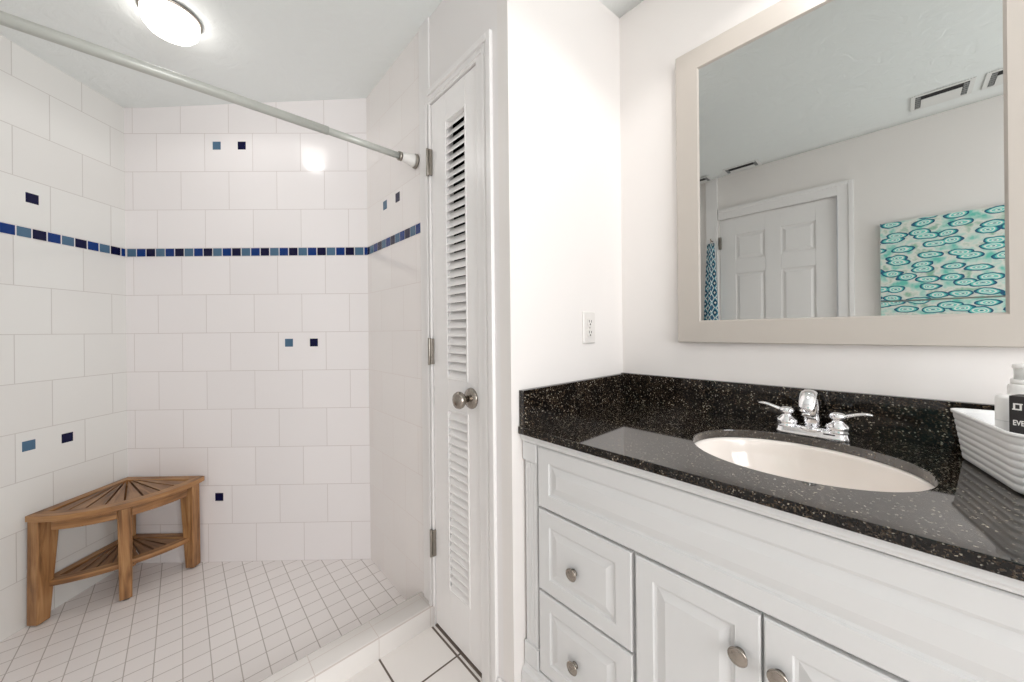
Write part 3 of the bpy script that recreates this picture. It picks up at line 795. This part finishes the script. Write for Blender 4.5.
mb = MB(); mb.lathe((FX - 0.0806, FY, FZ + 0.0712), (-0.5, 0, -0.86), [(0.0105, 0.0), (0.0105, 0.003), (0.0085, 0.004)], 20); mb.build('aerator', CHROME, sp)
mb = MB(); mb.lathe((FX, FY, FZ + 0.019), (0, 0, 1), [(0.034, 0), (0.032, 0.005), (0.026, 0.008)], 28); mb.build('spout_collar', CHROME, sp)
mb = MB(); mb.tube([(FX + 0.030, FY, FZ + 0.010), (FX + 0.030, FY, FZ + 0.085)], 0.0028, 10); mb.lathe((FX + 0.030, FY, FZ + 0.083), (0, 0, 1), [(0.003, 0), (0.007, 0.004), (0.008, 0.010), (0.005, 0.015), (0.001, 0.016)], 16); mb.build('lift_rod', CHROME, fa)
for sg in (1, -1):
    hy = FY + sg * 0.056
    mb = MB(); mb.lathe((FX, hy, FZ + 0.019), (0, 0, 1), [(0.0275, 0), (0.0285, 0.003), (0.024, 0.007), (0.026, 0.010), (0.0275, 0.014), (0.024, 0.020), (0.015, 0.027), (0.0115, 0.032), (0.0125, 0.035), (0.0185, 0.038), (0.0195, 0.042), (0.0175, 0.049), (0.010, 0.053), (0.001, 0.054)], 32)
    h = mb.build('handle', CHROME, fa)
    mb = MB(); z = FZ + 0.061
    pts = [(FX, hy + sg * 0.010, z), (FX - .002, hy + sg * 0.023, z + 0.005), (FX - .004, hy + sg * 0.037, z + 0.011), (FX - .006, hy + sg * 0.050, z + 0.0155), (FX - .008, hy + sg * 0.061, z + 0.016), (FX - .009, hy + sg * 0.069, z + 0.014)]
    mb.tube(pts, [(0.0064, 0.0060), (0.0055, 0.0064), (0.0050, 0.0076), (0.0048, 0.0086), (0.0042, 0.0080), (0.0024, 0.0045)], 16, up=(0, 0, 1)); mb.build('lever', CHROME, h, subd=1)

# ------------------------------------------------------------------ mirror
MY0, MY1, MZ0, MZ1 = -0.252, 0.568, 1.151, 2.232; FW = 0.080
mi = thing('wall_mirror', 'large rectangular mirror in a wide beige frame above the sink', 'mirror', (XM - 0.001, (MY0 + MY1) / 2, MZ0))
mb = MB((0, 0, 1))
mb.panel(XM - 0.001, MY0, MY1, MZ0, MZ1, [(0.0, 0.0), (0.0, 0.027), (0.002, 0.029), (FW - 0.004, 0.029), (FW + 0.003, 0.018), (FW + 0.003, 0.006)])
# replace the flat centre by an open frame: drop the last cap
mb.f.pop(); mb.uv.pop(); mb.m.pop(); mb.sm.pop()
mb.build('frame', FRAMEM, mi)
mb = MB(); mb.box(XM - 0.0225, XM - 0.0075, MY0 + FW - 0.001, MY1 - FW + 0.001, MZ0 + FW - 0.001, MZ1 - FW + 0.001); mb.build('glass', MIRROR, mi)

# ------------------------------------------------------------------ outlet
ou = thing('wall_outlet', 'white duplex wall outlet above the granite side splash', 'outlet', (1.166, YO, 1.210))
mb = MB()
def ypl(cx_, cz_, hx, hz, r, y, n=4): return [(p[0], y, p[1]) for p in [(q[0], q[1]) for q in rrect(cx_, cz_, hx, hz, r, 0, n)]]
ox, oz = 1.166, 1.210
mb.rings([ypl(ox, oz, 0.039, 0.062, 0.004, YO - 0.0005), ypl(ox, oz, 0.039, 0.062, 0.004, YO - 0.004), ypl(ox, oz, 0.035, 0.058, 0.004, YO - 0.007)], smooth=False); cp = mb.build('cover_plate', OUTM, ou)
for dz in (0.021, -0.021):
    mb = MB(); mb.rings([ypl(ox, oz + dz, 0.0175, 0.0155, 0.012, YO - 0.006), ypl(ox, oz + dz, 0.0175, 0.0155, 0.012, YO - 0.0092), ypl(ox, oz + dz, 0.0165, 0.0145, 0.011, YO - 0.0098)], smooth=False); rc = mb.build('receptacle', OUTM, ou)
    mb = MB(); mb.box(ox - 0.0085, ox - 0.0055, YO - 0.0102, YO - 0.009, oz + dz - 0.001, oz + dz + 0.009); mb.box(ox + 0.0055, ox + 0.0085, YO - 0.0102, YO - 0.009, oz + dz - 0.001, oz + dz + 0.008); mb.lathe((ox, YO - 0.009, oz + dz - 0.008), (0, -1, 0), [(0.0035, 0), (0.0035, 0.0012)], 12)
    tag(mb.build('slots', DARK, rc), 'dark socket slots')
mb = MB(); mb.lathe((ox, YO - 0.0065, oz), (0, -1, 0), [(0.0035, 0), (0.003, 0.0015), (0.001, 0.0018)], 14); mb.build('screw', NICKEL, ou)

# ------------------------------------------------------------------ basket and toiletries
bd = Vector((-0.976, -0.217, 0)); be = Vector((0.217, -0.976, 0)); b0 = Vector((1.314, -0.0975, CT1))   # short side, long side, back-left bottom corner
bk = thing('storage_basket', 'white ribbed plastic basket on the granite counter beside the sink', 'basket', b0 + bd * 0.12 + be * 0.15)
BL, BWd = 0.232, 0.33
def bring(z, grow, r=0.020, n=8):
    c = b0 + bd * (BL / 2) + be * (BWd / 2); hx, hy = BL / 2 + grow, BWd / 2 + grow; o = []
    for x, y, _ in rrect(0, 0, hx, hy, r + grow * .5, 0, n): o.append(c + bd * x + be * y + Vector((0, 0, z)))
    return o
HB = 0.112; mb = MB((0, 0, 1)); R = []
nrib = 7
R.append(bring(0.0005, -0.004)); 
for k in range(nrib):
    for q, e in ((0.0, 0.0), (0.12, 0.0013), (0.5, 0.0018), (0.88, 0.0013)):
        h = (k + q) / nrib; R.append(bring(0.003 + h * (HB - 0.010), e + h * 0.0125 ))
R += [bring(HB - 0.007, 0.0135), bring(HB - 0.006, 0.0165), bring(HB, 0.0170), bring(HB, 0.0115), bring(HB - 0.01, 0.0100), bring(0.004, -0.006)]
mb.rings(R); mb.build('basket_body', BASKETM, bk)

def loc_b(a, b, z=0): return b0 + bd * a + be * b + Vector((0, 0, CT1 * 0 + z))
bc = Vector((1.300, -0.1500, 0)); zb = CT1 + 0.0045
bo = thing('lotion_bottle', 'tall white pump bottle in the basket behind the black carton', 'bottle', (1.262, -0.1800, zb))
mb = MB(); mb.lathe((1.262, -0.1800, zb), (0, 0, 1), [(0.0235, 0), (0.0245, 0.003), (0.0245, 0.170), (0.0235, 0.176), (0.0195, 0.179)], 32); mb.build('bottle_body', BOTTLEM, bo)
mb = MB(); mb.lathe((1.262, -0.1800, zb), (0, 0, 1), [(0.0205, 0.178), (0.0205, 0.188)], 28); mb.build('collar', BOTTLEM, bo)
mb = MB(); mb.lathe((1.262, -0.1800, zb), (0, 0, 1), [(0.0165, 0.187), (0.0165, 0.209), (0.0155, 0.211)], 28); mb.build('pump_cap', CLEARP, bo)
mb = MB(); mb.lathe((1.262, -0.1800, zb), (0, 0, 1), [(0.0180, 0.210), (0.0190, 0.213), (0.0180, 0.218), (0.009, 0.220), (0.001, 0.2205)], 28); mb.tube([(1.262, -0.1800, zb + 0.214), (1.262, -0.2120, zb + 0.214), (1.262, -0.2250, zb + 0.209)], 0.005, 12); mb.build('pump_head', BOTTLEM, bo)
b2 = thing('toiletry_bottle', 'short white rounded bottle in the basket left of the black carton', 'bottle', (1.215, -0.148, zb))
mb = MB(); mb.lathe((1.215, -0.1510, zb), (0, 0, 1), [(0.0150, 0), (0.0165, 0.003), (0.0165, 0.152), (0.0150, 0.157), (0.008, 0.1595), (0.001, 0.160)], 32); mb.build('bottle_body', BOTTLEM, b2)
mb = MB(); mb.lathe((1.215, -0.1510, zb), (0, 0, 1), [(0.0168, 0.108), (0.0168, 0.110)], 32); mb.build('cap_seam', VENTM, b2)
# carton
cb = Vector((1.150, -0.1434, zb)); cd = Vector((-0.40, -0.917, 0)).normalized(); cn = Vector((-0.917, 0.40, 0)).normalized()
ct = thing('toiletry_carton', 'black carton with white printing standing in the white basket', 'box', cb)
CW, CDp, CH = 0.095, 0.040, 0.166
mb = MB((0, 0, 1)); q = [cb, cb + cd * CW, cb + cd * CW - cn * CDp, cb - cn * CDp]
mb.prism([(p.x, p.y) for p in q], zb, zb + CH); cbx = mb.build('carton_body', BOXM, ct, bevel=0.001)
def on_face(u, z, e=0.0006): p = cb + cd * u + cn * e; return Vector((p.x, p.y, zb + z))
mb = MB()
def slab(u0, u1, z0, z1):
    a = [on_face(u0, z0, -0.0002), on_face(u1, z0, -0.0002), on_face(u1, z1, -0.0002), on_face(u0, z1, -0.0002)]
    b = [on_face(u0, z0), on_face(u1, z0), on_face(u1, z1), on_face(u0, z1)]
    mb.rings([a, b], smooth=False)
lu, lz, ls = 0.0050, 0.1400, 0.0125                    # square ring emblem with little feet
for u0, u1, z0, z1 in ((0, ls, 0, .0024), (0, ls, ls - .0024, ls), (0, .003, .0024, ls - .0024), (ls - .003, ls, .0024, ls - .0024), (-.0015, 0, 0, .002), (ls, ls + .0015, ls - .002, ls)):
    slab(lu + u0 * 0.78, lu + u1 * 0.78, lz + z0, lz + z1)
mb.build('emblem', INK, cbx)
def letters(txt, u, z, size, par):
    cu = bpy.data.curves.new('lettering', 'FONT'); cu.body = txt; cu.size = size; cu.extrude = 0.0004; cu.offset = size * 0.02
    tmp = bpy.data.objects.new('lettering_tmp', cu); COL.objects.link(tmp)
    dg = bpy.context.evaluated_depsgraph_get(); me = bpy.data.meshes.new_from_object(tmp.evaluated_get(dg))
    bpy.data.objects.remove(tmp)
    o = bpy.data.objects.new('lettering', me); COL.objects.link(o); me.materials.clear(); me.materials.append(INK)
    me.transform(Matrix.Diagonal((0.62, 1, 1, 1)))
    o.parent = par; p = on_face(u, z, 0.0003)
    rx, rz, ry = cd, Vector((0, 0, 1)), cn
    Mx = Matrix(((rx.x, rz.x, ry.x, 0), (rx.y, rz.y, ry.y, 0), (rx.z, rz.z, ry.z, 0), (0, 0, 0, 1)))
    o.matrix_basis = Matrix.Translation(p - wloc(par)) @ Mx
    return o
letters('EVE', 0.0044, 0.1115, 0.0135, cbx)

# ------------------------------------------------------------------ what the mirror shows
def vent(x0, x1, y0, y1, label):
    z = min(ceil_z(x0, y0), ceil_z(x1, y1)) - 0.001
    t = thing('ceiling_vent', label, 'air vent', ((x0 + x1) / 2, (y0 + y1) / 2, z))
    mb = MB((0, 1, 0)); f = 0.018
    for a, b, c, d in ((x0, x1, y0, y0 + f), (x0, x1, y1 - f, y1), (x0, x0 + f, y0 + f, y1 - f), (x1 - f, x1, y0 + f, y1 - f)): mb.box(a, b, c, d, z - 0.005, z)
    mb.build('frame', VENTM, t, bevel=0.0015)
    mb = MB(); mb.box(x0 + f, x1 - f, y0 + f, y1 - f, z - 0.0025, z - 0.0005); mb.build('duct_shade', DARK, t)  # flat dark sheet painted as the shade inside the duct
    mb = MB(); mb.box(x0 + f, x1 - f - 0.048, y0 + f + 0.022, y1 - f - 0.022, z - 0.006, z - 0.003); mb.build('deflector', VENTM, t, bevel=0.002)
    for a, b in ((y0 + f, y0 + f + 0.020), (y1 - f - 0.020, y1 - f)):
        mb = MB(); n = 6; w_ = (x1 - x0 - 2 * f) / n
        for k in range(n): mb.box(x0 + f + k * w_, x0 + f + (k + 0.7) * w_, a, b, z - 0.006, z - 0.003)
        mb.build('end_grille', VENTG, t)
vent(-0.425, -0.235, -0.290, -0.062, 'white ceiling air register reflected near the right edge of the mirror, the whole one')
vent(-0.425, -0.235, -0.56, -0.322, 'white ceiling air register cut off by the right mirror edge in the reflection')
vent(-0.575, -0.455, 0.715, 0.965, 'white ceiling air register reflected above the six-panel door')
vent(-0.575, -0.455, 1.065, 1.30, 'white ceiling air register reflected at the left edge of the mirror glass')

sh = thing('roman_shade', 'turquoise shell patterned fabric shade on the wall reflected in the mirror', 'window shade', (XW, -0.22, 1.05))
mb = MB((0, 1, 0))
def yuv(pts): return [(p[1], p[2]) for p in pts]
def flap(y0, y1, z0, z1, xin, xout, bulge=0.0):
    n = 8; ring = []
    for k in range(n + 1):
        z = z1 + (z0 - z1) * k / n; x = xout + bulge * math.sin(PI * k / n); ring.append((x, z))
    ring += [(xin, z0), (xin, z1)]
    A = [(x, y0, z) for x, z in ring]; B = [(x, y1, z) for x, z in ring]; m = len(ring)
    for i in range(m):
        j = (i + 1) % m; p = [A[i], A[j], B[j], B[i]]; mb.auto(p, 0, yuv(p))
    mb.auto(A, 0, yuv(A)); mb.auto(B, 0, yuv(B))
flap(-0.52, 0.070, 1.372, 1.874, XW + 0.002, XW + 0.034, 0.004); mb.build('shade_panel', SHELL, sh)
mb = MB((0, 1, 0)); flap(-0.52, 0.070, 1.05, 1.362, XW + 0.002, XW + 0.030, 0.004); mb.build('lower_fold', SHELL, sh)

cu = thing('hanging_curtain', 'narrow blue and white patterned curtain hanging beside the reflected door', 'curtain', (XW + 0.05, 1.075, 0.60))
mb = MB((0, 0, 1)); n, mrow = 28, 26; R = []
for k in range(mrow + 1):
    f_ = k / mrow; z = 1.93 - f_ * 1.33; wv = 0.026 + 0.024 * min(1, f_ * 2.2); ring = []
    for i in range(n):
        a = 2 * PI * i / n; r = 1 + 0.22 * math.sin(5 * a + 0.6 + f_); ring.append((XW + 0.060 + 0.026 * (0.4 + 0.6 * min(1, f_ * 3)) * r * math.cos(a), 1.078 + wv * r * math.sin(a), z))
    R.append(ring)
for a, b in zip(R, R[1:]):
    for i in range(n):
        j = (i + 1) % n
        p = [a[i], a[j], b[j], b[i]]; uu = [i / n * 0.34, (i + 1) / n * 0.34, (i + 1) / n * 0.34, i / n * 0.34]
        mb.auto(p, 0, [(u_, q[2]) for u_, q in zip(uu, p)], smooth=True)
mb.auto(R[0]); mb.auto(R[-1]); mb.build('cloth', IKAT, cu)
mb = MB(); mb.tube([(XW + 0.017, 1.078, 1.955), (XW + 0.060, 1.078, 1.955), (XW + 0.068, 1.078, 1.972)], 0.005, 12); mb.tube([(XW + 0.06, 1.078, 1.954), (XW + 0.06, 1.078, 1.925)], 0.003, 8); tag(mb.build('hook', PEWTER, cu), 'dark metal hook')
